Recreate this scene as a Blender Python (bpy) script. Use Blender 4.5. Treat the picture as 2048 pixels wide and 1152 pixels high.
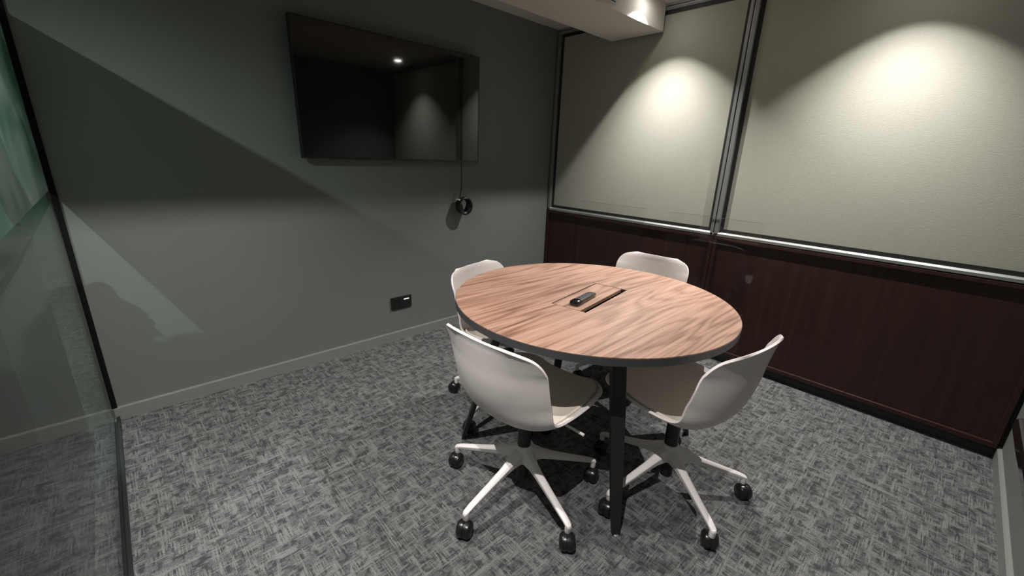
import bpy, bmesh, math, random
from mathutils import Vector, Matrix, Euler
R = math.radians
random.seed(7)
scn = bpy.context.scene
for o in list(bpy.data.objects):
    bpy.data.objects.remove(o, do_unlink=True)
col = scn.collection

# ------------------------------------------------------------------ camera
cam_d = bpy.data.cameras.new('camera')
cam_d.sensor_width = 36.0
cam_d.lens = 838.29 / 2048 * 36.0
cam_d.clip_start = 0.02
cam = bpy.data.objects.new('camera', cam_d)
cam.location = (-2.9048, -2.6229, 1.3250)
cam.rotation_euler = (1.26528, -0.03738, -0.75093)
col.objects.link(cam)
scn.camera = cam

# ------------------------------------------------------------------ view and world
scn.view_settings.view_transform = 'Standard'
scn.view_settings.look = 'None'
scn.view_settings.gamma = 1
scn.view_settings.use_curve_mapping = False
scn.view_settings.exposure = 0.0
world = bpy.data.worlds.new('world'); scn.world = world
world.use_nodes = True
world.node_tree.nodes['Background'].inputs[0].default_value = (0.6, 0.62, 0.58, 1)
world.node_tree.nodes['Background'].inputs[1].default_value = 0.0

# ------------------------------------------------------------------ room numbers (metres)
XL, YF, H = -3.085, -3.03, 2.32        # glass line, wall behind the camera, ceiling
BK0, BK1, BKZ = -0.953, -0.546, 2.156  # bulkhead front, back, underside
COR_X, COR_Y0, COR_Y1 = -5.2, -4.5, 6.0
LIGHTS = [(-0.28, -1.057), (-0.28, -2.26), (-2.74, -1.057), (-2.74, -2.26)]
LZ = 2.295                            # height of the lamp lenses
POWER = [158, 153, 145, 145]

def spot(name, loc, power, size, blend, radius, colour, target=None):
    d = bpy.data.lights.new(name, 'SPOT')
    d.energy = power; d.spot_size = R(size); d.spot_blend = blend
    d.shadow_soft_size = radius; d.color = colour
    o = bpy.data.objects.new(name, d); o.location = loc
    if target is not None:
        o.rotation_euler = (Vector(target) - Vector(loc)).to_track_quat('-Z', 'Y').to_euler()
    col.objects.link(o)
    return o
WARM = (1.0, 0.965, 0.925)
for k, ((lx, ly), p) in enumerate(zip(LIGHTS, POWER)):
    tilt = -0.28 if k < 2 else 0.0        # the lamps by the fabric wall are tilted a little into the room
    spot('downlight_lamp', (lx, ly, LZ - 0.010), p, 106 if k < 2 else 122, 1.0, 0.006, WARM, target=(lx + tilt, ly, 0.0))
    spot('downlight_rim_lamp', (lx, ly, LZ - 0.010), p * 0.075, 96, 0.2, 0.006, WARM)
# corridor lamp that shines in under and over the film band of the glass
spot('corridor_lamp', (-3.65, -1.5, 2.13), 98, 96, 1.0, 0.010, (0.92, 1.0, 0.96), target=(-3.0, -0.2, 0.3))
def area(name, loc, sx, sy, power, colour, rot=(0, 0, 0)):
    d = bpy.data.lights.new(name, 'AREA'); d.shape = 'RECTANGLE'; d.size = sx; d.size_y = sy
    d.energy = power; d.color = colour
    o = bpy.data.objects.new(name, d); o.location = loc; o.rotation_euler = rot
    col.objects.link(o); return o
area('corridor_ceiling_lamp', (-4.2, 3.6, 2.58), 0.9, 3.0, 20, (0.85, 1.0, 0.93))
area('film_fill_lamp', (-3.9, 1.3, 2.5), 0.6, 0.6, 42, (0.82, 1.0, 0.92), rot=(R(-48), 0, R(-22)))  # added fill light that brightens the film from behind, no fixture here

# ------------------------------------------------------------------ material helpers
def mat(name):
    m = bpy.data.materials.new(name); m.use_nodes = True
    nt = m.node_tree; b = nt.nodes['Principled BSDF']
    return m, nt, b
def simple(name, rgb, rough=0.5, metal=0.0, spec=0.5, coat=0.0, var=0.0, scale=20, bump=0.0, bscale=200):
    m, nt, b = mat(name)
    b.inputs['Base Color'].default_value = (*rgb, 1)
    b.inputs['Roughness'].default_value = rough
    b.inputs['Metallic'].default_value = metal
    b.inputs['Specular IOR Level'].default_value = spec
    b.inputs['Coat Weight'].default_value = coat
    tc = nt.nodes.new('ShaderNodeTexCoord')
    if var > 0:
        n = nt.nodes.new('ShaderNodeTexNoise'); n.inputs['Scale'].default_value = scale; n.inputs['Detail'].default_value = 4
        nt.links.new(tc.outputs['Object'], n.inputs['Vector'])
        mx = nt.nodes.new('ShaderNodeMix'); mx.data_type = 'RGBA'
        mx.inputs[6].default_value = (*[c * (1 - var) for c in rgb], 1)
        mx.inputs[7].default_value = (*[min(1, c * (1 + var)) for c in rgb], 1)
        nt.links.new(n.outputs['Fac'], mx.inputs[0]); nt.links.new(mx.outputs[2], b.inputs['Base Color'])
    if bump > 0:
        n2 = nt.nodes.new('ShaderNodeTexNoise'); n2.inputs['Scale'].default_value = bscale; n2.inputs['Detail'].default_value = 3
        nt.links.new(tc.outputs['Object'], n2.inputs['Vector'])
        bp = nt.nodes.new('ShaderNodeBump'); bp.inputs['Strength'].default_value = bump; bp.inputs['Distance'].default_value = 0.002
        nt.links.new(n2.outputs['Fac'], bp.inputs['Height']); nt.links.new(bp.outputs[0], b.inputs['Normal'])
    return m
def mapping(nt, sc, rot=(0, 0, 0), loc=(0, 0, 0)):
    tc = nt.nodes.new('ShaderNodeTexCoord'); mp = nt.nodes.new('ShaderNodeMapping')
    mp.inputs['Scale'].default_value = sc; mp.inputs['Rotation'].default_value = rot; mp.inputs['Location'].default_value = loc
    nt.links.new(tc.outputs['Object'], mp.inputs['Vector']); return mp
def mth(nt, op, a, b=None, clamp=False):
    n = nt.nodes.new('ShaderNodeMath'); n.operation = op; n.use_clamp = clamp
    for i, v in enumerate((a, b)):
        if v is None: continue
        if isinstance(v, (int, float)): n.inputs[i].default_value = v
        else: nt.links.new(v, n.inputs[i])
    return n.outputs[0]
def noise(nt, vec, scale=1.0, detail=2.0, rough=0.5, dist=0.0):
    n = nt.nodes.new('ShaderNodeTexNoise'); n.inputs['Scale'].default_value = scale
    n.inputs['Detail'].default_value = detail; n.inputs['Roughness'].default_value = rough; n.inputs['Distortion'].default_value = dist
    nt.links.new(vec, n.inputs['Vector']); return n.outputs['Fac']
def ramp(nt, fac, stops):
    r = nt.nodes.new('ShaderNodeValToRGB'); e = r.color_ramp.elements
    e[0].position, e[0].color = stops[0][0], (*stops[0][1], 1)
    e[1].position, e[1].color = stops[-1][0], (*stops[-1][1], 1)
    for p, c in stops[1:-1]:
        k = e.new(p); k.color = (*c, 1)
    nt.links.new(fac, r.inputs[0]); return r.outputs[0]
def sstep(nt, v, a, b):
    n = nt.nodes.new('ShaderNodeMapRange'); n.interpolation_type = 'SMOOTHSTEP'
    n.inputs['From Min'].default_value = a; n.inputs['From Max'].default_value = b
    nt.links.new(v, n.inputs['Value']); return n.outputs['Result']

# ------------------------------------------------------------------ materials
def m_carpet():
    m, nt, b = mat('carpet')
    def ridge(v, lo, hi):
        return sstep(nt, mth(nt, 'SUBTRACT', 1.0, mth(nt, 'MULTIPLY', mth(nt, 'ABSOLUTE', mth(nt, 'SUBTRACT', v, 0.5)), 2.0)), lo, hi)
    def gate(sc, loc, lo, hi):
        return sstep(nt, noise(nt, mapping(nt, sc, loc=loc).outputs[0], 1, 1.5, 0.5), lo, hi)
    a = mth(nt, 'MULTIPLY', ridge(noise(nt, mapping(nt, (100, 4.0, 1)).outputs[0], 1, 1.0, 0.5), 0.80, 0.97), gate((30, 14, 1), (1, 8, 0), 0.44, 0.56))
    c = mth(nt, 'MULTIPLY', ridge(noise(nt, mapping(nt, (4.0, 100, 1), loc=(3, 7, 0)).outputs[0], 1, 1.0, 0.5), 0.80, 0.97), gate((14, 30, 1), (6, 2, 0), 0.44, 0.56))
    lines = mth(nt, 'MAXIMUM', a, c)
    dk1 = mth(nt, 'MULTIPLY', gate((105, 16, 1), (9, 1, 0), 0.42, 0.55), gate((42, 26, 1), (4, 4, 0), 0.47, 0.60))
    dk2 = mth(nt, 'MULTIPLY', gate((16, 105, 1), (2, 5, 0), 0.42, 0.55), gate((26, 42, 1), (7, 3, 0), 0.47, 0.60))
    dark = mth(nt, 'MAXIMUM', dk1, dk2)
    fine = noise(nt, mapping(nt, (230, 230, 1)).outputs[0], 1, 4, 0.8)
    v = mth(nt, 'ADD', mth(nt, 'MULTIPLY', lines, 0.15), mth(nt, 'MULTIPLY', fine, 0.78))
    v = mth(nt, 'SUBTRACT', v, mth(nt, 'MULTIPLY', mth(nt, 'MULTIPLY', dark, mth(nt, 'SUBTRACT', 1.0, mth(nt, 'MULTIPLY', lines, 0.7))), 0.21))
    cr = ramp(nt, v, [(0.08, (0.026, 0.0265, 0.027)), (0.36, (0.084, 0.0855, 0.087)), (0.74, (0.27, 0.272, 0.274))])
    nt.links.new(cr, b.inputs['Base Color']); b.inputs['Roughness'].default_value = 0.95
    b.inputs['Specular IOR Level'].default_value = 0.1
    bp = nt.nodes.new('ShaderNodeBump'); bp.inputs['Strength'].default_value = 0.5; bp.inputs['Distance'].default_value = 0.004
    nt.links.new(v, bp.inputs['Height']); nt.links.new(bp.outputs[0], b.inputs['Normal'])
    return m
def m_walnut():
    m, nt, b = mat('walnut')
    rot = (0, 0, R(-9.2))
    base = noise(nt, mapping(nt, (0.55, 4.6, 1), rot).outputs[0], 1, 2.5, 0.45, 0.25)
    rings = mth(nt, 'SINE', mth(nt, 'MULTIPLY', base, 95.0))
    rings = mth(nt, 'MULTIPLY', mth(nt, 'ADD', rings, 1), 0.5)
    rings = mth(nt, 'POWER', rings, 1.8)
    strk = noise(nt, mapping(nt, (2.2, 72, 1), rot).outputs[0], 1, 4, 0.6)
    fine = noise(nt, mapping(nt, (9, 260, 1), rot).outputs[0], 1, 3, 0.6)
    broad = noise(nt, mapping(nt, (0.8, 3.2, 1), rot, (4, 2, 0)).outputs[0], 1, 2, 0.5)
    v = mth(nt, 'ADD', mth(nt, 'MULTIPLY', rings, 0.15), mth(nt, 'MULTIPLY', strk, 0.66))
    v = mth(nt, 'ADD', v, mth(nt, 'MULTIPLY', fine, 0.26))
    v = mth(nt, 'ADD', v, mth(nt, 'MULTIPLY', mth(nt, 'SUBTRACT', broad, 0.5), 0.40))
    cr = ramp(nt, v, [(0.30, (0.48, 0.300, 0.225)), (0.47, (0.39, 0.232, 0.168)), (0.60, (0.275, 0.152, 0.105)), (0.76, (0.145, 0.074, 0.049))])
    nt.links.new(cr, b.inputs['Base Color']); b.inputs['Roughness'].default_value = 0.42
    b.inputs['Specular IOR Level'].default_value = 0.45
    return m
def m_mahogany():
    m, nt, b = mat('dark_wood')
    a = noise(nt, mapping(nt, (1, 26, 1.4)).outputs[0], 1, 4, 0.6)
    f = noise(nt, mapping(nt, (1, 190, 7)).outputs[0], 1, 3, 0.6)
    v = mth(nt, 'ADD', mth(nt, 'MULTIPLY', a, 0.7), mth(nt, 'MULTIPLY', f, 0.3))
    cr = ramp(nt, v, [(0.25, (0.024, 0.0105, 0.0088)), (0.5, (0.037, 0.0155, 0.0125)), (0.75, (0.054, 0.0225, 0.018))])
    nt.links.new(cr, b.inputs['Base Color']); b.inputs['Roughness'].default_value = 0.38
    b.inputs['Specular IOR Level'].default_value = 0.35
    return m
def m_fabric(name, rgb, v1=0.07, weave=420, bump=0.35):
    m, nt, b = mat(name)
    n = noise(nt, mapping(nt, (weave, weave, weave)).outputs[0], 1, 2, 0.6)
    big = noise(nt, mapping(nt, (2.2, 2.2, 2.2)).outputs[0], 1, 3, 0.5)
    v = mth(nt, 'ADD', mth(nt, 'MULTIPLY', n, 0.75), mth(nt, 'MULTIPLY', big, 0.25))
    lo = tuple(c * (1 - v1) for c in rgb); hi = tuple(min(1, c * (1 + v1)) for c in rgb)
    cr = ramp(nt, v, [(0.3, lo), (0.7, hi)])
    nt.links.new(cr, b.inputs['Base Color']); b.inputs['Roughness'].default_value = 0.92
    b.inputs['Specular IOR Level'].default_value = 0.12
    bp = nt.nodes.new('ShaderNodeBump'); bp.inputs['Strength'].default_value = bump; bp.inputs['Distance'].default_value = 0.002
    nt.links.new(n, bp.inputs['Height']); nt.links.new(bp.outputs[0], b.inputs['Normal'])
    return m
def schlick(nt, f0=0.04, scale=0.96):
    lw = nt.nodes.new('ShaderNodeLayerWeight'); lw.inputs['Blend'].default_value = 0.5
    return mth(nt, 'ADD', mth(nt, 'MULTIPLY', mth(nt, 'POWER', lw.outputs['Facing'], 5.0), scale), f0, clamp=True)
def m_glass(name, tint=(0.93, 0.97, 0.95), f0=0.03, scale=0.55, rough=0.0):
    m = bpy.data.materials.new(name); m.use_nodes = True; nt = m.node_tree; nt.nodes.clear()
    out = nt.nodes.new('ShaderNodeOutputMaterial'); t = nt.nodes.new('ShaderNodeBsdfTransparent'); g = nt.nodes.new('ShaderNodeBsdfGlossy')
    t.inputs[0].default_value = (*tint, 1); g.inputs[0].default_value = (1, 1, 1, 1); g.inputs['Roughness'].default_value = rough
    mx = nt.nodes.new('ShaderNodeMixShader'); nt.links.new(schlick(nt, f0, scale), mx.inputs[0])
    nt.links.new(t.outputs[0], mx.inputs[1]); nt.links.new(g.outputs[0], mx.inputs[2]); nt.links.new(mx.outputs[0], out.inputs[0])
    return m
def m_film():
    # printed translucent film: soft green and grey print that lets a little light through
    m = bpy.data.materials.new('printed_film'); m.use_nodes = True; nt = m.node_tree; nt.nodes.clear()
    out = nt.nodes.new('ShaderNodeOutputMaterial')
    a = noise(nt, mapping(nt, (1, 2.3, 3.0), (R(20), 0, 0)).outputs[0], 1, 2, 0.5, 0.4)
    cr = ramp(nt, a, [(0.34, (0.10, 0.32, 0.22)), (0.46, (0.36, 0.46, 0.42)), (0.62, (0.60, 0.64, 0.63))])
    tr = nt.nodes.new('ShaderNodeBsdfTranslucent'); df = nt.nodes.new('ShaderNodeBsdfDiffuse'); tp = nt.nodes.new('ShaderNodeBsdfTransparent')
    nt.links.new(cr, tr.inputs[0]); nt.links.new(cr, df.inputs[0])
    nt.links.new(cr, tp.inputs[0])
    m1 = nt.nodes.new('ShaderNodeMixShader'); m1.inputs[0].default_value = 0.35
    nt.links.new(tr.outputs[0], m1.inputs[1]); nt.links.new(df.outputs[0], m1.inputs[2])
    m2 = nt.nodes.new('ShaderNodeMixShader'); m2.inputs[0].default_value = 0.42
    nt.links.new(m1.outputs[0], m2.inputs[1]); nt.links.new(tp.outputs[0], m2.inputs[2]); nt.links.new(m2.outputs[0], out.inputs[0])
    return m
def m_emit(name, rgb, s):
    m = bpy.data.materials.new(name); m.use_nodes = True; nt = m.node_tree; nt.nodes.clear()
    out = nt.nodes.new('ShaderNodeOutputMaterial'); e = nt.nodes.new('ShaderNodeEmission')
    e.inputs[0].default_value = (*rgb, 1); e.inputs[1].default_value = s; nt.links.new(e.outputs[0], out.inputs[0]); return m

M = dict(
    carpet=m_carpet(), walnut=m_walnut(), mahogany=m_mahogany(),
    greywall=m_fabric('grey_wall_paint', (0.163, 0.176, 0.164), 0.06, 260, 0.25),
    seal=simple('black_rubber_seal', (0.006, 0.006, 0.006), 0.8, spec=0.1),
    skirt=simple('grey_satin_paint', (0.215, 0.222, 0.208), 0.45, bump=0.05),
    linen=m_fabric('linen_wallcovering', (0.385, 0.384, 0.330), 0.07, 330, 0.5),
    pad=m_fabric('cream_wool', (0.66, 0.60, 0.52), 0.10, 700, 0.5),
    ceil=simple('ceiling_paint', (0.57, 0.55, 0.51), 0.85, spec=0.2, bump=0.1),
    alu=simple('satin_aluminium', (0.36, 0.375, 0.37), 0.42, 0.7, var=0.05, scale=60),
    gasket=simple('black_gasket', (0.014, 0.015, 0.014), 0.55, bump=0.1),
    black=simple('black_powder_coat', (0.012, 0.012, 0.013), 0.45, bump=0.15, bscale=500),
    tyre=simple('black_nylon', (0.010, 0.010, 0.011), 0.28, spec=0.5, bump=0.02),
    plastic=simple('black_plastic', (0.008, 0.008, 0.009), 0.35, bump=0.05),
    gloss=simple('gloss_black_plastic', (0.006, 0.006, 0.007), 0.12, coat=0.5),
    screen=simple('screen_glass', (0.004, 0.004, 0.004), 0.05, spec=0.65, var=0.02),
    edge=simple('graphite_edge', (0.042, 0.042, 0.045), 0.5, bump=0.05),
    shell=simple('white_polypropylene', (0.76, 0.69, 0.67), 0.45, spec=0.4, var=0.015, scale=6, bump=0.04, bscale=900),
    white=simple('white_powder_coat', (0.80, 0.75, 0.735), 0.4, spec=0.45, bump=0.03),
    key=simple('grey_rubber_key', (0.16, 0.16, 0.16), 0.5),
    darkslot=simple('dark_brown_lining', (0.020, 0.013, 0.010), 0.6),
    glass=m_glass('clear_glass'), film=m_film(),
    acrylic=m_glass('clear_acrylic', (0.985, 0.985, 0.98), 0.012, 0.35),
    acredge=simple('acrylic_edge', (0.085, 0.085, 0.075), 0.4),
    lit=m_emit('lamp_glow', (1.0, 0.96, 0.9), 50.0),
    indicator=m_emit('indicator_glow', (1.0, 1.0, 0.98), 1.6),
    wingrow=m_emit('window_glow', (0.9, 0.95, 0.85), 1.3),
    corwall=simple('corridor_green_wall', (0.10, 0.33, 0.22), 0.8, var=0.25, scale=2.5),
    corgrey=simple('corridor_grey_wall', (0.30, 0.33, 0.31), 0.85, var=0.05),
    leaf=simple('plant_leaf', (0.012, 0.030, 0.015), 0.7, var=0.3, scale=14),
    pot=simple('dark_pot', (0.03, 0.03, 0.03), 0.6), soil=simple('soil', (0.02, 0.014, 0.01), 0.95, bump=0.5),
    stripe=simple('white_tie', (0.6, 0.6, 0.6), 0.5),
)

# ------------------------------------------------------------------ mesh helpers
def new(name, bm, m, parent=None, smooth=False, bevel=0.0, segs=2, kind=None, sharp=38):
    me = bpy.data.meshes.new(name)
    bmesh.ops.recalc_face_normals(bm, faces=bm.faces[:])
    bm.to_mesh(me); bm.free()
    for mm in (m if isinstance(m, (list, tuple)) else [m]): me.materials.append(mm)
    o = bpy.data.objects.new(name, me); col.objects.link(o)
    if parent is not None: o.parent = parent
    if smooth:
        for p in me.polygons: p.use_smooth = True
        if sharp: me.set_sharp_from_angle(angle=R(sharp))
    if bevel > 0:
        b = o.modifiers.new('bevel', 'BEVEL'); b.width = bevel; b.segments = segs; b.limit_method = 'ANGLE'; b.angle_limit = R(40)
    if kind: o['kind'] = kind
    return o
def box(bm, x0, x1, y0, y1, z0, z1, mi=0):
    v = [bm.verts.new((x, y, z)) for z in (z0, z1) for y in (y0, y1) for x in (x0, x1)]
    for f in ((0, 2, 3, 1), (4, 5, 7, 6), (0, 1, 5, 4), (2, 6, 7, 3), (0, 4, 6, 2), (1, 3, 7, 5)):
        bm.faces.new([v[i] for i in f]).material_index = mi
    return v
def bx(*a):
    bm = bmesh.new(); box(bm, *a); return bm
def prism(bm, pts, axis, a0, a1):
    """polygon pts (2D) swept along axis ('x','y','z') from a0 to a1"""
    def P(p, a):
        return {'x': (a, p[0], p[1]), 'y': (p[0], a, p[1]), 'z': (p[0], p[1], a)}[axis]
    A = [bm.verts.new(P(p, a0)) for p in pts]; B = [bm.verts.new(P(p, a1)) for p in pts]
    n = len(pts)
    bm.faces.new(A); bm.faces.new(B[::-1])
    for i in range(n): bm.faces.new([A[i], B[i], B[(i + 1) % n], A[(i + 1) % n]])
def frame_of(d):
    d = d.normalized(); up = Vector((0, 0, 1)) if abs(d.z) < 0.95 else Vector((1, 0, 0))
    s = d.cross(up).normalized(); return s, s.cross(d).normalized()
def tube(bm, pts, r, n=10, closed=False, cap=True):
    pts = [Vector(p) for p in pts]; rings = []
    rr = r if isinstance(r, (list, tuple)) else [r] * len(pts)
    s_prev = None
    for i, p in enumerate(pts):
        if closed: d = pts[(i + 1) % len(pts)] - pts[i - 1]
        else: d = pts[min(i + 1, len(pts) - 1)] - pts[max(i - 1, 0)]
        s, u = frame_of(d)
        if s_prev is not None:
            s = (s_prev - d.normalized() * s_prev.dot(d.normalized())).normalized(); u = s.cross(d.normalized())
        s_prev = s
        rings.append([bm.verts.new(p + (s * math.cos(t) + u * math.sin(t)) * rr[i]) for t in [2 * math.pi * k / n for k in range(n)]])
    m = len(rings)
    for i in range(m if closed else m - 1):
        a, b = rings[i], rings[(i + 1) % m]
        for k in range(n): bm.faces.new([a[k], a[(k + 1) % n], b[(k + 1) % n], b[k]])
    if cap and not closed:
        bm.faces.new(rings[0][::-1]); bm.faces.new(rings[-1])
def lathe(bm, prof, c=(0, 0, 0), n=32, mx=None):
    """profile of (radius, height) about z"""
    rings = []
    for r, z in prof:
        ring = []
        for k in range(n):
            t = 2 * math.pi * k / n; v = Vector((r * math.cos(t), r * math.sin(t), z))
            if mx is not None: v = mx @ v
            ring.append(bm.verts.new(v + Vector(c)))
        rings.append(ring)
    for a, b in zip(rings, rings[1:]):
        for k in range(n): bm.faces.new([a[k], a[(k + 1) % n], b[(k + 1) % n], b[k]])
    bm.faces.new(rings[0][::-1]); bm.faces.new(rings[-1])
def empty(name, loc, rz=0.0):
    o = bpy.data.objects.new(name, None); o.location = loc; o.rotation_euler = (0, 0, rz); o.empty_display_size = 0.1
    col.objects.link(o); return o
def tag(o, label, cat, group=None, kind=None):
    o['label'] = label; o['category'] = cat
    if group: o['group'] = group
    if kind: o['kind'] = kind
    return o
def struct(o, label=None):
    o['kind'] = 'structure'
    if label: o['label'] = label
    return o

# ------------------------------------------------------------------ setting
struct(new('floor', bx(COR_X, 0.15, COR_Y0, COR_Y1, -0.08, 0.0), M['carpet']), 'grey woven carpet floor')
struct(new('ceiling', bx(XL, 0.15, YF - 0.1, 0.1, H, H + 0.08), M['ceil']), 'off-white ceiling with downlights')
struct(new('wall_back', bx(XL, 0.15, 0.0, 0.10, 0.0, H), M['greywall']), 'dark grey wall that carries the television')
struct(new('wall_front', bx(XL, 0.15, YF - 0.10, YF, 0.0, H), M['greywall']), 'grey wall at the right edge behind the camera')
struct(new('wall_right', bx(0.034, 0.15, YF, 0.0, 0.0, H), M['gasket']), 'dark core of the panelled wall')
bm = bmesh.new(); prism(bm, [(0.0, 0.0), (-0.018, 0.0), (-0.018, 0.064), (-0.0165, 0.067), (0.0, 0.067)], 'x', XL, 0.0)
struct(new('baseboard_back', bm, M['skirt']), 'low grey skirting under the television wall')
bm = bmesh.new(); prism(bm, [(YF, 0.0), (YF + 0.015, 0.0), (YF + 0.015, 0.061), (YF + 0.010, 0.067), (YF, 0.067)], 'x', XL, 0.028)
struct(new('baseboard_front', bm, M['skirt']), 'low grey skirting at the right edge')
struct(new('baseboard_right', bx(0.028, 0.034, YF, -0.003, 0.0, 0.0595), M['gasket']), 'black recessed plinth under the wood panels')
# ceiling bulkhead along the television wall
bh = struct(new('ceiling', bx(XL, 0.0, BK0, BK1, BKZ, H), M['ceil'], bevel=0.003), 'boxed-out white bulkhead under the ceiling')

# fabric panels, aluminium trims and gaskets of the right wall
def fabric_panel(y0, y1, label):
    root = empty('fabric_wall_panel', (0.03, (y0 + y1) / 2, 0.89))
    o = new('fabric_board', bx(0.028 - 0.03, 0.034 - 0.03, y1 - (y0 + y1) / 2, y0 - (y0 + y1) / 2, 0.0, 2.27 + 0.012 - 0.89), M['linen'], root)
    bm = bmesh.new(); g = 0.023; yc = (y0 + y1) / 2; zt = 2.284 - 0.89
    for a in ((y1 - yc, y0 - yc, 0.0, g), (y1 - yc, y0 - yc, zt - g, zt), (y0 - yc - g, y0 - yc, g, zt - g), (y1 - yc, y1 - yc + g, g, zt - g)):
        box(bm, -0.007, -0.0025, *a)
    new('gasket', bm, M['gasket'], root)
    return tag(root, label, 'wall panel', None, 'structure')
fabric_panel(-0.0395, -1.4914, 'narrower beige fabric wall panel between the corner and the centre mullion')
fabric_panel(-1.5424, -3.012, 'wider beige fabric wall panel right of the centre mullion')
def alu_h(bm, y0, y1, z0, z1, flip=False):
    if not flip: prof = [(0.0, z0), (0.0, z1 - 0.009), (0.012, z1), (0.030, z1), (0.030, z0)]
    else: prof = [(0.0, z0 + 0.009), (0.0, z1), (0.030, z1), (0.030, z0), (0.012, z0)]
    prism(bm, [(p[0], p[1]) for p in prof], 'y', y1, y0)
bm = bmesh.new(); alu_h(bm, -0.012, -1.514, 0.8665, 0.8905); struct(new('trim_1', bm, M['alu']), 'aluminium sill under the left fabric panel')
bm = bmesh.new(); alu_h(bm, -1.517, -3.012, 0.8665, 0.8905); struct(new('trim_2', bm, M['alu']), 'aluminium sill under the right fabric panel')
bm = bmesh.new(); alu_h(bm, -0.012, -3.012, 2.284, 2.300, True); box(bm, 0.004, 0.03, -3.012, -0.012, 2.306, 2.32)
struct(new('trim_3', bm, M['alu']), 'aluminium head rail above the fabric panels')
def alu_v(y0, y1, n, lab):
    bm = bmesh.new(); prism(bm, [(0.0, y0), (0.0, y1), (0.030, y1), (0.030, y0)], 'z', 0.8665, 2.284)
    struct(new(n, bm, M['alu'], bevel=0.002), lab)
alu_v(-0.0122, -0.0385, 'trim_4', 'aluminium upright in the corner')
alu_v(-1.4914, -1.5107, 'trim_5', 'left half of the split aluminium mullion')
alu_v(-1.517, -1.5424, 'trim_6', 'right half of the split aluminium mullion')

# wood wainscot panels
def wood_panel(y0, y1, label):
    yc = (y0 + y1) / 2; a, b = y1 - yc, y0 - yc; root = empty('wood_wall_panel', (0, yc, 0.06))
    z0, z1 = 0.0, 0.860 - 0.06
    new('center_board', bx(0.013, 0.030, a + 0.01, b - 0.01, z0 + 0.01, z1 - 0.01), M['mahogany'], root)
    new('top_rail', bx(0.0, 0.030, a, b, z1 - 0.021, z1), M['mahogany'], root, bevel=0.002)
    new('bottom_rail', bx(0.0, 0.030, a, b, z0, z0 + 0.028), M['mahogany'], root, bevel=0.004)
    new('stile', bx(0.0005, 0.030, b - 0.021, b, z0 + 0.028, z1 - 0.021), M['mahogany'], root, bevel=0.002)
    new('stile', bx(0.0005, 0.030, a, a + 0.021, z0 + 0.028, z1 - 0.021), M['mahogany'], root, bevel=0.002)
    return tag(root, label, 'wall panel', None, 'structure')
wood_panel(-0.010, -1.5195, 'dark reddish wood wainscot panel below the narrower fabric panel')
wood_panel(-1.5235, -3.012, 'dark reddish wood wainscot panel below the wider fabric panel')

# glass partition on the left
g = empty('window_1', (XL, -1.0, 0.0)); struct(g, 'full-height clear glass partition at the left edge')
new('glass_pane', bx(-0.005, 0.005, YF + 1.0 + 0.02, 1.0 - 0.012, 0.018, H - 0.03), M['glass'], g)
new('printed_film', bx(-0.0065, -0.0055, YF + 1.0 + 0.02, 1.0 - 0.014, 1.117, 1.78), M['film'], g)
new('wall_channel', bx(-0.017, 0.015, 1.0 - 0.016, 1.0 - 0.0005, 0.0, H), M['seal'], g)
bm = bmesh.new(); box(bm, -0.016, -0.006, YF + 1.0, 0.985, 0.0, 0.022); box(bm, 0.006, 0.016, YF + 1.0, 0.985, 0.0, 0.022); box(bm, -0.006, 0.006, YF + 1.0, 0.985, 0.0, 0.016)
new('floor_track', bm, M['black'], g)
new('setting_block', bx(-0.004, 0.004, 0.93, 0.982, 0.0165, 0.0245), M['alu'], g)
new('head_track', bx(-0.02, 0.02, YF + 1.0, 0.985, H - 0.03, H), M['black'], g)

# ------------------------------------------------------------------ corridor beyond the glass
struct(new('wall_left', bx(COR_X - 0.1, COR_X, COR_Y0, COR_Y1, 0, 2.6), M['corgrey']), 'grey corridor wall beyond the glass')
struct(new('ceiling', bx(COR_X, XL - 0.002, COR_Y0, COR_Y1, 2.6, 2.68), M['ceil']), 'corridor ceiling beyond the glass')
struct(new('wall_far', bx(COR_X, XL + 0.6, COR_Y1, COR_Y1 + 0.1, 0, 2.6), M['corwall']), 'green wall at the far end of the corridor')
struct(new('wall_near', bx(COR_X, XL, COR_Y0 - 0.1, COR_Y0, 0, 2.6), M['corgrey']), 'grey wall closing the corridor')
struct(new('wall_corridor', bx(XL + 0.5, XL + 0.6, 0.1, COR_Y1, 0, 2.6), M['corgrey']), 'grey corridor wall past the television wall')
struct(new('trim_7', bx(XL - 0.01, 0.15, YF - 0.11, 0.1, H + 0.08, 2.6), M['ceil']), 'bulkhead over the glass partition')

# ------------------------------------------------------------------ television
tv = empty('television', (-1.4795, -0.07, 1.62))
W2, H2 = 0.6175, 0.351
bm = bmesh.new(); box(bm, -W2, W2, 0.004, 0.03, -H2, H2); new('back_case', bm, M['plastic'], tv, bevel=0.003)
bm = bmesh.new(); box(bm, -0.3, 0.3, 0.03, 0.069, -0.2, 0.16); new('wall_mount', bm, M['plastic'], tv)
bm = bmesh.new(); b_ = 0.0075
for a in ((-W2, W2, H2 - b_, H2), (-W2, W2, -H2, -H2 + b_ * 1.5), (-W2, -W2 + b_, -H2 + b_ * 1.5, H2 - b_), (W2 - b_, W2, -H2 + b_ * 1.5, H2 - b_)):
    box(bm, a[0], a[1], 0.0, 0.006, a[2], a[3])
new('bezel', bm, M['plastic'], tv)
new('screen', bx(-W2 + b_, W2 - b_, 0.0015, 0.004, -H2 + b_ * 1.5, H2 - b_), M['screen'], tv)
tag(tv, 'large black flat television mounted on the dark grey wall', 'television')

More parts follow.
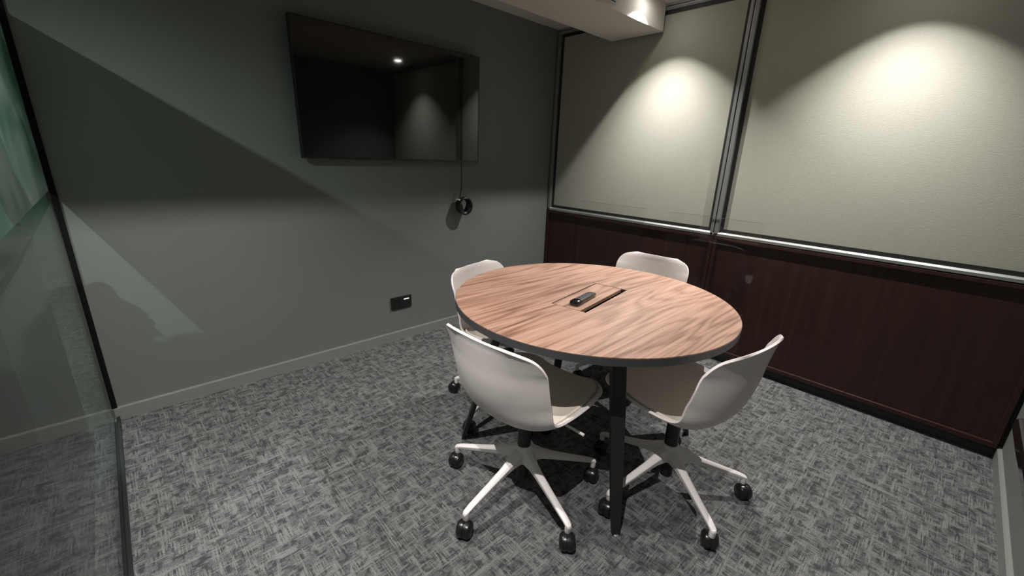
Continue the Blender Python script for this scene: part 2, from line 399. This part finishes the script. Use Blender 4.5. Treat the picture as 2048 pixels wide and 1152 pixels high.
# ------------------------------------------------------------------ coiled cable
cx, cy, cz = -0.985, -0.054, 0.957
cable = empty('coiled_cable', (cx, cy, cz))
bm = bmesh.new(); pts = []
for i in range(30):
    t = i / 29; z = 0.315 - t * 0.26
    pts.append((-0.025 + 0.018 * math.sin(t * 1.6) - 0.022 * t ** 3, 0.012 * t, z))
tube(bm, pts, 0.0035, 8); new('hanging_lead', bm, M['plastic'], cable, smooth=True)
bm = bmesh.new(); pts = []
turns = 15
for i in range(turns * 24 + 1):
    t = i / 24; a = 2 * math.pi * t
    ph = t / turns * 2 * math.pi * 1.5
    rr = 0.0505 + 0.0065 * math.sin(ph * 1.3) + 0.002 * math.sin(5.3 * t); d = -0.030 + 0.060 * (0.5 - 0.5 * math.cos(ph)) + 0.003 * math.sin(3.1 * t)
    v = Vector((rr * 0.96 * math.cos(a), d, rr * 1.08 * math.sin(a))); v.rotate(Euler((R(5), 0, R(-6)))); pts.append(v)
tube(bm, pts, 0.0052, 7); new('coil', bm, M['plastic'], cable, smooth=True)
bm = bmesh.new(); box(bm, -0.054, -0.022, -0.012, 0.03, 0.038, 0.047); new('cable_tie', bm, M['stripe'], cable, bevel=0.002)
tag(cable, 'coil of black cable hanging on the wall below the television', 'cable')

# ------------------------------------------------------------------ wall plate
pl = empty('wall_socket_plate', (-1.5075, -0.0001, 0.2835))
new('plate', bx(-0.081, 0.081, -0.010, 0, -0.045, 0.045), M['gloss'], pl, bevel=0.003)
new('indicator_bar', bx(0.020, 0.060, -0.0112, -0.0098, 0.018, 0.0255), M['indicator'], pl, bevel=0.0005)
bm = bmesh.new(); box(bm, -0.070, -0.006, -0.0106, -0.0095, -0.034, 0.034); new('socket_face', bm, M['plastic'], pl, bevel=0.001)
bm = bmesh.new(); box(bm, -0.040, -0.036, -0.0112, -0.0104, -0.018, -0.014); new('screw', bm, M['key'], pl)
tag(pl, 'small black socket plate with a lit white bar, low on the grey wall', 'socket plate')

# ------------------------------------------------------------------ air vent in the bulkhead front
vt = empty('air_vent', (-1.1, BK0 - 0.0002, 2.235))
bm = bmesh.new()
for a in ((-0.53, 0.53, -0.052, -0.044), (-0.53, 0.53, 0.052, 0.060), (-0.53, -0.522, -0.044, 0.052), (0.522, 0.53, -0.044, 0.052)):
    box(bm, a[0], a[1], -0.006, 0.0, a[2], a[3])
new('vent_frame', bm, M['ceil'], vt, bevel=0.001)
new('vent_back', bx(-0.522, 0.522, -0.002, 0.0, -0.044, 0.052), M['gasket'], vt)
bm = bmesh.new()
for k in range(5):
    z = -0.036 + k * 0.019; box(bm, -0.522, 0.522, -0.0055, -0.0025, z, z + 0.009)
new('slats', bm, M['ceil'], vt)
tag(vt, 'white slatted air vent in the face of the ceiling bulkhead', 'vent')

# ------------------------------------------------------------------ downlights
LAB = ['recessed round downlight near the wall panels, closest to the bulkhead', 'recessed round downlight near the wall panels, farther from the bulkhead',
       'recessed round downlight near the glass, closest to the bulkhead', 'recessed round downlight near the glass, above the camera']
for (lx, ly), lab in zip(LIGHTS, LAB):
    d = empty('downlight', (lx, ly, H))
    bm = bmesh.new(); lathe(bm, [(0.052, -0.0003), (0.052, -0.006), (0.046, -0.022), (0.038, -0.0235), (0.036, -0.016)], n=40)
    new('housing', bm, M['white'], d, smooth=True)
    bm = bmesh.new(); lathe(bm, [(0.036, -0.0165), (0.034, -0.0240), (0.026, -0.0285), (0.014, -0.0305), (0.001, -0.0310)], n=28)
    new('lens', bm, M['lit'], d, smooth=True)
    tag(d, lab, 'light', 'ceiling downlights')

# ------------------------------------------------------------------ acrylic sheets leaning on the panelled wall
def acrylic(y0, y1, label):
    root = empty('acrylic_sheet', (-0.0205, (y0 + y1) / 2, 0.001)); hw = (y0 - y1) / 2
    bm = bmesh.new(); box(bm, -0.002, 0.002, -hw + 0.0022, hw - 0.0022, 0.0022, 0.985)
    p = new('sheet', bm, M['acrylic'], root)
    bm = bmesh.new(); box(bm, -0.002, 0.002, -hw + 0.0022, hw - 0.0022, 0.985, 0.9865)
    e = new('cut_edge', bm, M['acredge'], root)
    root.rotation_euler = (0, R(0.9), 0)
    return tag(root, label, 'acrylic sheet')
acrylic(-0.39, -1.005, 'clear acrylic sheet leaning on the wood panel, nearer the room corner')
acrylic(-1.19, -1.812, 'clear acrylic sheet leaning across the centre mullion')

# ------------------------------------------------------------------ black shelf at the right edge
sh = empty('wall_shelf', (-1.62, YF, 0.70))
new('shelf_top', bx(-0.36, 0.36, 0.0005, 0.18, -0.022, 0.022), M['gloss'], sh, bevel=0.014, segs=4)
new('bracket', bx(-0.25, -0.22, 0.0005, 0.012, -0.12, -0.02), M['black'], sh); new('bracket', bx(0.22, 0.25, 0.0005, 0.012, -0.12, -0.02), M['black'], sh)
tag(sh, 'black rounded shelf end at the far right edge of the photo', 'shelf')

# ------------------------------------------------------------------ table
TX, TY, TZ, TR = -1.418, -1.582, 0.74, 0.602
GA = R(9.2)
tb = empty('round_table', (TX, TY, 0))
IL, IW = 0.205, 0.082
def ring_pts(r, n=128): return [(r * math.cos(2 * math.pi * k / n), r * math.sin(2 * math.pi * k / n)) for k in range(n)]
def table_slab(r, z0, z1, ch, m, name):
    bm = bmesh.new(); n = 128
    O = ring_pts(r, n)
    # inner rectangle sampled to n points by angle
    ca, sa = math.cos(GA), math.sin(GA); I = []
    for k in range(n):
        t = 2 * math.pi * k / n - GA; c, s = math.cos(t), math.sin(t)
        q = min(IL / abs(c) if abs(c) > 1e-6 else 1e9, IW / abs(s) if abs(s) > 1e-6 else 1e9)
        x, y = q * c, q * s; I.append((x * ca - y * sa, x * sa + y * ca))
    # snap nearest samples to the four corners
    for sx in (1, -1):
        for sy in (1, -1):
            x, y = sx * IL, sy * IW; c = (x * ca - y * sa, x * sa + y * ca)
            k = min(range(n), key=lambda i: (I[i][0] - c[0]) ** 2 + (I[i][1] - c[1]) ** 2); I[k] = c
    def ring(P, z): return [bm.verts.new((p[0], p[1], z)) for p in P]
    o1, o2 = ring(O, z0), ring(O, z1 - ch); o3 = ring([(p[0] * (r - ch) / r, p[1] * (r - ch) / r) for p in O], z1)
    i1, i2 = ring(I, z0), ring(I, z1)
    for A, B in ((o1, o2), (o2, o3), (o3, i2), (i2, i1), (i1, o1)):
        for k in range(n): bm.faces.new([A[k], A[(k + 1) % n], B[(k + 1) % n], B[k]])
    return new(name, bm, m, tb)
table_slab(TR - 0.0015, TZ - 0.003, TZ, 0.0008, M['walnut'], 'tabletop')
table_slab(TR, TZ - 0.030, TZ - 0.0032, 0.0, M['edge'], 'edge_band')
inset = empty('cable_hatch', (0, 0, 0), GA); inset.parent = tb
bm = bmesh.new(); box(bm, -IL, IL, -IW, IW, TZ - 0.075, TZ - 0.070)
for a in ((-IL, IL, IW - 0.003, IW), (-IL, IL, -IW, -IW + 0.003), (-IL, -IL + 0.003, -IW, IW), (IL - 0.003, IL, -IW, IW)): box(bm, *a, TZ - 0.075, TZ - 0.004)
new('tray', bm, M['darkslot'], inset)
lid = bx(-IL + 0.0065, IL - 0.0045, -IW + 0.028, IW - 0.0065, TZ - 0.016, TZ - 0.0005)
new('hatch_lid', lid, M['walnut'], inset, bevel=0.001)
# legs: folded steel wedges splayed outwards
def leg(k):
    a = R((52.5, 141, 232.7, 322)[k])
    foot, top = 0.568, 0.37
    bm = bmesh.new()
    ux, uy = math.cos(a), math.sin(a); tx, ty = -uy, ux
    n = 9; rings = []
    for i in range(n):
        t = i / (n - 1); z = 0.0 + t * (TZ - 0.032); rad = foot + (top - foot) * t
        w = 0.019 + (0.027 - 0.019) * min(1, t * 1.6); dp = 0.009 + 0.012 * t
        if i == 0: w *= 0.75
        ring = []
        for sx, sy in ((-1, -1), (1, -1), (1, 1), (-1, 1)):
            ring.append(bm.verts.new((ux * (rad + sx * dp) + tx * sy * w, uy * (rad + sx * dp) + ty * sy * w, z)))
        rings.append(ring)
    for A, B in zip(rings, rings[1:]):
        for q in range(4): bm.faces.new([A[q], A[(q + 1) % 4], B[(q + 1) % 4], B[q]])
    bm.faces.new(rings[0][::-1]); bm.faces.new(rings[-1])
    o = new('leg', bm, M['black'], tb, bevel=0.003)
    bm = bmesh.new(); lathe(bm, [(0.010, 0.0), (0.011, 0.002), (0.011, 0.004), (0.006, 0.006)], c=(ux * (foot + 0.004), uy * (foot + 0.004), 0.0), n=16)
    new('glide', bm, M['alu'], o)
for k in range(4): leg(k)
bm = bmesh.new()
for k in range(2):
    a = R(54 + 90 * k); v = Vector((math.cos(a), math.sin(a), 0)) * 0.37; s = Vector((-v.y, v.x, 0)).normalized() * 0.025
    z0, z1 = TZ - 0.072 - 0.001 * k - 0.012, TZ - 0.078
    q = [v + s, v - s, -v - s, -v + s]
    lo = [bm.verts.new((p.x, p.y, TZ - 0.100)) for p in q]; hi = [bm.verts.new((p.x, p.y, TZ - 0.079)) for p in q]
    bm.faces.new(lo); bm.faces.new(hi[::-1])
    for i in range(4): bm.faces.new([lo[i], lo[(i + 1) % 4], hi[(i + 1) % 4], hi[i]])
new('underframe', bm, M['black'], tb)
tag(tb, 'round walnut-topped meeting table on four splayed black legs', 'table')

# ------------------------------------------------------------------ remote control
rc = empty('remote_control', (-1.494, -1.596, TZ), R(11.6))
L2, Wd = 0.094, 0.0225
bm = bmesh.new(); rings = []
prof = [(-1, 0.55, 0.010), (-0.97, 0.88, 0.017), (-0.90, 1.0, 0.0205), (-0.5, 0.98, 0.0205), (0, 0.95, 0.0195), (0.5, 0.93, 0.0185), (0.85, 0.90, 0.0175), (0.96, 0.82, 0.015), (1, 0.6, 0.010)]
for t, w, h in prof:
    ring = []
    for k in range(12):
        a = math.pi * 2 * k / 12; c, s = math.cos(a), math.sin(a)
        y = Wd * w * math.copysign(abs(c) ** 0.55, c); z = h / 2 + (h / 2) * math.copysign(abs(s) ** 0.6, s)
        ring.append(bm.verts.new((L2 * t, y, z + 0.0008)))
    rings.append(ring)
for A, B in zip(rings, rings[1:]):
    for q in range(12): bm.faces.new([A[q], A[(q + 1) % 12], B[(q + 1) % 12], B[q]])
bm.faces.new(rings[0][::-1]); bm.faces.new(rings[-1])
new('case', bm, M['gloss'], rc, smooth=True)
for i in range(10):
    for j in range(3):
        x = -0.048 + i * 0.0125; y = (j - 1) * 0.0125
        z = 0.0205 + (0.0178 - 0.0205) * (x + 0.09) / 0.18
        bm = bmesh.new(); box(bm, x - 0.0030, x + 0.0030, y - 0.0032, y + 0.0032, z, z + 0.0016)
        new('button', bm, M['key'], rc, bevel=0.0008)
tag(rc, 'black remote control lying on the hatch in the tabletop', 'remote control')

# ------------------------------------------------------------------ swivel chair
RIM = [(0.246, 0.137, 0.467), (0.128, 0.240, 0.477), (-0.113, 0.239, 0.473), (-0.160, 0.236, 0.563), (-0.186, 0.2345, 0.665), (-0.199, 0.2325, 0.693), (-0.213, 0.2240, 0.717), (-0.2285, 0.2070, 0.7355), (-0.246, 0.1780, 0.7465), (-0.262, 0.1320, 0.7520)]
RK = [0, 1, 2, 3, 4, 4.4, 4.8, 5.2, 5.6, 6]
MID = [(0, .238, .452), (.3, .222, .450), (.6, .190, .440), (1, .130, .424), (1.4, .030, .406), (1.7, -.050, .398), (2, -.120, .399), (2.3, -.172, .420), (2.6, -.207, .460),
       (3, -.230, .520), (3.5, -.246, .590), (4, -.255, .655), (4.5, -.261, .695), (5, -.265, .720), (5.5, -.268, .740), (6, -.272, .7560)]
NR = 60
def crom(P, t):
    n = len(P); k = min(int(t), n - 2); u = t - k
    return tuple(0.5 * ((2 * b) + (-a + c) * u + (2 * a - 5 * b + 4 * c - d) * u * u + (-a + 3 * b - 3 * c + d) * u ** 3)
                 for a, b, c, d in zip(P[max(k - 1, 0)], P[k], P[k + 1], P[min(k + 2, n - 1)]))
def mid_at(t):
    for k in range(len(MID) - 1):
        if t <= MID[k + 1][0] + 1e-9: break
    u = (t - MID[k][0]) / (MID[k + 1][0] - MID[k][0])
    return crom([(m[1], m[2]) for m in MID], k + u)
# rows spread evenly, denser round the corners
TT = []
for i in range(NR + 1):
    TT.append(6.0 * i / NR)
def rim_at(t):
    k = max(i for i in range(len(RK) - 1) if RK[i] <= t + 1e-9)
    return crom(RIM, min(k + (t - RK[k]) / (RK[k + 1] - RK[k]), len(RIM) - 1))
SP = [(rim_at(t), mid_at(t)) for t in TT]
def shell_pt(i, u, off=0.0):
    """point of the bowl surface: row i, lateral u in -1..1"""
    (rx, ry, rz), (mx_, mz) = SP[i]; v = TT[i]; au = abs(u)
    if v < 1: rx += 0.012 * math.sin(math.pi * v); ry += 0.012 * math.sin(math.pi * v)
    back = max(0.0, min(1.0, (v - 1.9) / 1.1)); back = back * back * (3 - 2 * back)
    gz = au ** (2.6 * (1 - back) + 2.2 * back); gx = au ** (2.6 * (1 - back) + 2.1 * back)
    yy = ry * u * (1 + 0.06 * (1 - au * au) * (1 - abs(v - 2.5) / 3.5))
    return Vector((mx_ + (rx - mx_) * gx, yy, mz + (rz - mz) * gz))
def shell_grid(i0, i1, ulim, nu=24, off=0.0, thick=0.009, corner=0.0):
    rows = list(range(i0, i1 + 1)); us = [ulim * (-1 + 2 * k / nu) for k in range(nu + 1)]
    # rounded outline: squeeze lateral range near front lip
    P = []
    for r_, i in enumerate(rows):
        t = min(r_, len(rows) - 1 - r_) / 3.0; sq = 1.0 if t >= 1 or corner == 0 else 1 - corner * (1 - t) ** 2
        P.append([shell_pt(i, u * sq) for u in us])
    N = []
    for r_ in range(len(rows)):
        Nr = []
        for k in range(nu + 1):
            a = P[min(r_ + 1, len(rows) - 1)][k] - P[max(r_ - 1, 0)][k]; b = P[r_][min(k + 1, nu)] - P[r_][max(k - 1, 0)]
            n = b.cross(a).normalized()
            Nr.append(n)
        N.append(Nr)
    mid = N[len(rows) // 3][nu // 2]
    sgn = 1.0 if mid.z > 0 else -1.0
    bm = bmesh.new()
    A = [[bm.verts.new(P[r_][k] + N[r_][k] * sgn * (off + thick)) for k in range(nu + 1)] for r_ in range(len(rows))]
    B = [[bm.verts.new(P[r_][k] + N[r_][k] * sgn * off) for k in range(nu + 1)] for r_ in range(len(rows))]
    for r_ in range(len(rows) - 1):
        for k in range(nu):
            bm.faces.new([A[r_][k], A[r_][k + 1], A[r_ + 1][k + 1], A[r_ + 1][k]])
            bm.faces.new([B[r_][k], B[r_ + 1][k], B[r_ + 1][k + 1], B[r_][k + 1]])
    L = len(rows) - 1
    for k in range(nu):
        bm.faces.new([A[0][k], B[0][k], B[0][k + 1], A[0][k + 1]]); bm.faces.new([A[L][k], A[L][k + 1], B[L][k + 1], B[L][k]])
    for r_ in range(L):
        bm.faces.new([A[r_][0], A[r_ + 1][0], B[r_ + 1][0], B[r_][0]]); bm.faces.new([A[r_][nu], B[r_][nu], B[r_ + 1][nu], A[r_ + 1][nu]])
    return bm
def make_chair():
    t = empty('swivel_chair', (0, 0, 0))
    sh = new('shell', shell_grid(0, len(SP) - 1, 1.0, 28, 0, 0.0095, 0.0), M['shell'], t, smooth=True, bevel=0.0025, segs=3)
    pd = new('seat_pad', shell_grid(2, 24, 0.90, 24, 0.0097, 0.010, 0.10), M['pad'], t, smooth=True, bevel=0.004, segs=3)
    bm = bmesh.new(); lathe(bm, [(0.027, 0.215), (0.027, 0.33), (0.019, 0.332), (0.019, 0.385)], n=24); new('gas_lift', bm, M['black'], t, smooth=True, bevel=0.001)
    bm = bmesh.new(); box(bm, -0.07, 0.08, -0.065, 0.065, 0.382, 0.398); box(bm, -0.05, 0.05, -0.035, 0.035, 0.366, 0.382); new('seat_mechanism', bm, M['black'], t, bevel=0.006)
    bm = bmesh.new(); tube(bm, [(0.02, -0.03, 0.380), (0.03, -0.13, 0.376), (0.04, -0.20, 0.368), (0.042, -0.245, 0.364)], [0.0045, 0.0045, 0.005, 0.006], 8)
    new('height_lever', bm, M['white'], t, smooth=True)
    base = new('star_base', hub_bm(), M['white'], t, smooth=True, bevel=0.002)
    bm = bmesh.new(); lathe(bm, [(0.012, 0.058), (0.023, 0.062), (0.025, 0.07), (0.025, 0.155)], n=24); new('lift_cylinder', bm, M['black'], t, smooth=True, bevel=0.001)
    for k in range(5):
        a = 2 * math.pi * k / 5
        caster(t, a)
    return t
def hub_bm():
    bm = bmesh.new()
    lathe(bm, [(0.028, 0.140), (0.036, 0.142), (0.042, 0.165), (0.038, 0.195), (0.033, 0.213), (0.029, 0.216)], n=30)
    for k in range(5):
        a = 2 * math.pi * k / 5; u = Vector((math.cos(a), math.sin(a), 0)); s = Vector((-u.y, u.x, 0))
        st = [(0.018, 0.030, 0.205, 0.145), (0.045, 0.025, 0.200, 0.146), (0.075, 0.0195, 0.183, 0.143), (0.12, 0.0165, 0.163, 0.133), (0.20, 0.0145, 0.137, 0.113), (0.285, 0.013, 0.111, 0.092), (0.305, 0.0125, 0.103, 0.086), (0.316, 0.0115, 0.098, 0.080), (0.324, 0.007, 0.090, 0.079)]
        rings = []
        for r_, w, zt, zb in st:
            zm = zb + (zt - zb) * 0.72
            rings.append([bm.verts.new(u * r_ + s * (w * q) + Vector((0, 0, z))) for q, z in ((-0.8, zb), (0.8, zb), (1, zm), (0.45, zt), (-0.45, zt), (-1, zm))])
        for A, B in zip(rings, rings[1:]):
            for q in range(6): bm.faces.new([A[q], A[(q + 1) % 6], B[(q + 1) % 6], B[q]])
        bm.faces.new(rings[0][::-1]); bm.faces.new(rings[-1])
        lathe(bm, [(0.0105, 0.060), (0.0115, 0.062), (0.0115, 0.092), (0.008, 0.096)], c=u * 0.312, n=16)
    return bm
def caster(parent, a):
    c = Vector((math.cos(a), math.sin(a), 0)) * 0.312
    off = Vector((0.015, 0, 0.0317)); axis = Matrix.Rotation(R(90), 3, 'X')
    bm = bmesh.new()
    for s in (-1, 1):
        pr = [(0.006, 0.0018), (0.0300, 0.0018), (0.0315, 0.0034), (0.0315, 0.0175), (0.0305, 0.0195), (0.0240, 0.0262), (0.0225, 0.0270), (0.009, 0.0290), (0.002, 0.0292)]
        lathe(bm, [(r_, s * h) for r_, h in pr], c=off, n=28, mx=axis)
    lathe(bm, [(0.0285, -0.0021), (0.0285, 0.0021)], c=off, n=24, mx=axis)
    o = new('caster', bm, M['tyre'], parent, smooth=True)
    bm = bmesh.new(); lathe(bm, [(0.0065, 0.036), (0.0065, 0.0640)], n=12); new('stem', bm, M['tyre'], o, smooth=True)
    o.location = c
    return o
def copy_tree(o, parent=None):
    c = o.copy(); col.objects.link(c); c.parent = parent
    for ch in list(o.children): copy_tree(ch, c)
    return c
# (x, y, facing, base angle, label)
CH = [(-1.863, -1.639, 4.3, 112.64, 'white shell swivel chair left of the front table leg, its back towards the camera'),
      (-1.394, -2.031, 83.4, -50.44, 'white shell swivel chair right of the front table leg, seen from its side'),
      (-1.487, -1.137, -75.4, 119, 'white shell swivel chair tucked in between table and television wall'),
      (-0.711, -1.392, 185, 145, 'white shell swivel chair behind the table by the wood panels')]
proto = make_chair()
def base_parts(o): return [c for c in o.children if c.name.split('.')[0] in ('star_base', 'caster')]
chairs = [proto] + [copy_tree(proto) for _ in CH[1:]]
for i, (x, y, f, ba, lab) in enumerate(CH):
    o = chairs[i]
    o.location = (x, y, 0); o.rotation_euler = (0, 0, R(f))
    turn = ([206, 214, 222, 200, 60], [228, 245, 200, 190, 30], [120, 210, 300, 20, 75], [250, 170, 40, 110, 330])[i]
    q = 0
    for c in base_parts(o):
        if c.name.startswith('caster'):       # each wheel swivels about its own stem
            c.location = Matrix.Rotation(R(ba - f), 3, 'Z') @ c.location
            c.rotation_euler = (0, 0, R(turn[q] - f)); q += 1
        else:
            c.rotation_euler = (0, 0, R(ba - f))
    tag(o, lab, 'chair', 'swivel chairs around the table')

# ------------------------------------------------------------------ plant in the corridor beside the glass
pc = empty('blocker_cabinet', (-3.30, -0.74, 0))  # added blocker that keeps the corridor lamp off the lower wall
new('carcass', bx(-0.15, 0.15, -0.42, 0.42, 0.05, 0.955), M['black'], pc, bevel=0.003)
new('cabinet_top', bx(-0.158, 0.158, -0.43, 0.43, 0.955, 0.98), M['seal'], pc, bevel=0.002)
new('plinth', bx(-0.13, 0.13, -0.40, 0.40, 0.0, 0.05), M['black'], pc)
tag(pc, 'dark low cabinet added just beyond the glass to block the corridor lamp', 'cabinet')
def plant(x, y, z0, seed, h0, h1, nl, ls, label):
    t = empty('potted_plant', (x, y, z0))
    bm = bmesh.new(); lathe(bm, [(0.050, 0.0), (0.062, 0.008), (0.078, 0.13), (0.082, 0.14), (0.072, 0.14)], n=28); new('pot', bm, M['pot'], t, smooth=True)
    bm = bmesh.new(); lathe(bm, [(0.001, 0.12), (0.071, 0.12), (0.071, 0.125), (0.001, 0.132)], n=24); new('soil', bm, M['soil'], t)
    rnd = random.Random(seed); bm = bmesh.new(); bs = bmesh.new()
    for k in range(nl):
        az = rnd.uniform(0, 2 * math.pi); hh = rnd.uniform(h0, h1); rad = rnd.uniform(0.01, 0.06)
        tip = Vector((rad * math.cos(az), rad * math.sin(az), hh))
        tube(bs, [(0.01 * math.cos(az), 0.01 * math.sin(az), 0.12), tip * 0.6 + Vector((0, 0, 0.05)), tip], 0.0025, 6)
        ln, wd = rnd.uniform(0.09, 0.14) * ls, rnd.uniform(0.036, 0.056) * ls
        d = Vector((math.cos(az) * 0.6, math.sin(az), rnd.uniform(-0.2, 0.6))).normalized(); s = d.cross(Vector((0, 0, 1))).normalized(); n = s.cross(d)
        L = []; m_ = 8
        for j in range(m_ + 1):
            q = j / m_; w = wd * math.sin(math.pi * min(1, q * 1.02)) ** 0.7 if 0 < q < 1 else 0.002
            c = tip + d * ln * q - Vector((0, 0, 1)) * 0.05 * q * q
            L.append([bm.verts.new(c - s * w + n * 0.01), bm.verts.new(c), bm.verts.new(c + s * w + n * 0.01)])
        for a, b in zip(L, L[1:]):
            for j in range(2): bm.faces.new([a[j], a[j + 1], b[j + 1], b[j]])
    o = new('foliage', bm, M['leaf'], t, smooth=True); so = o.modifiers.new('thickness', 'SOLIDIFY'); so.thickness = 0.002
    new('stems', bs, M['leaf'], t, smooth=True)
    tag(t, label, 'plant', 'pot plants beyond the glass')
plant(-3.29, -0.56, 0.981, 5, 0.11, 0.15, 22, 0.8, 'dim leafy pot plant on the cabinet beyond the glass, nearer the television wall')
plant(-3.30, -1.04, 0.981, 9, 0.14, 0.46, 64, 1.25, 'dim leafy pot plant on the cabinet beyond the glass, farther from the television wall')
# lit window far down the corridor
w = empty('window_2', (-3.53, COR_Y1 - 0.001, 1.62)); struct(w, 'small bright window far down the corridor')
new('window_pane', bx(-0.10, 0.10, -0.012, 0, -0.09, 0.09), M['wingrow'], w)
bm = bmesh.new()
for a in ((-0.115, 0.115, 0.09, 0.105), (-0.115, 0.115, -0.105, -0.09), (-0.115, -0.10, -0.09, 0.09), (0.10, 0.115, -0.09, 0.09)): box(bm, a[0], a[1], -0.02, 0, a[2], a[3])
new('window_frame', bm, M['gasket'], w)
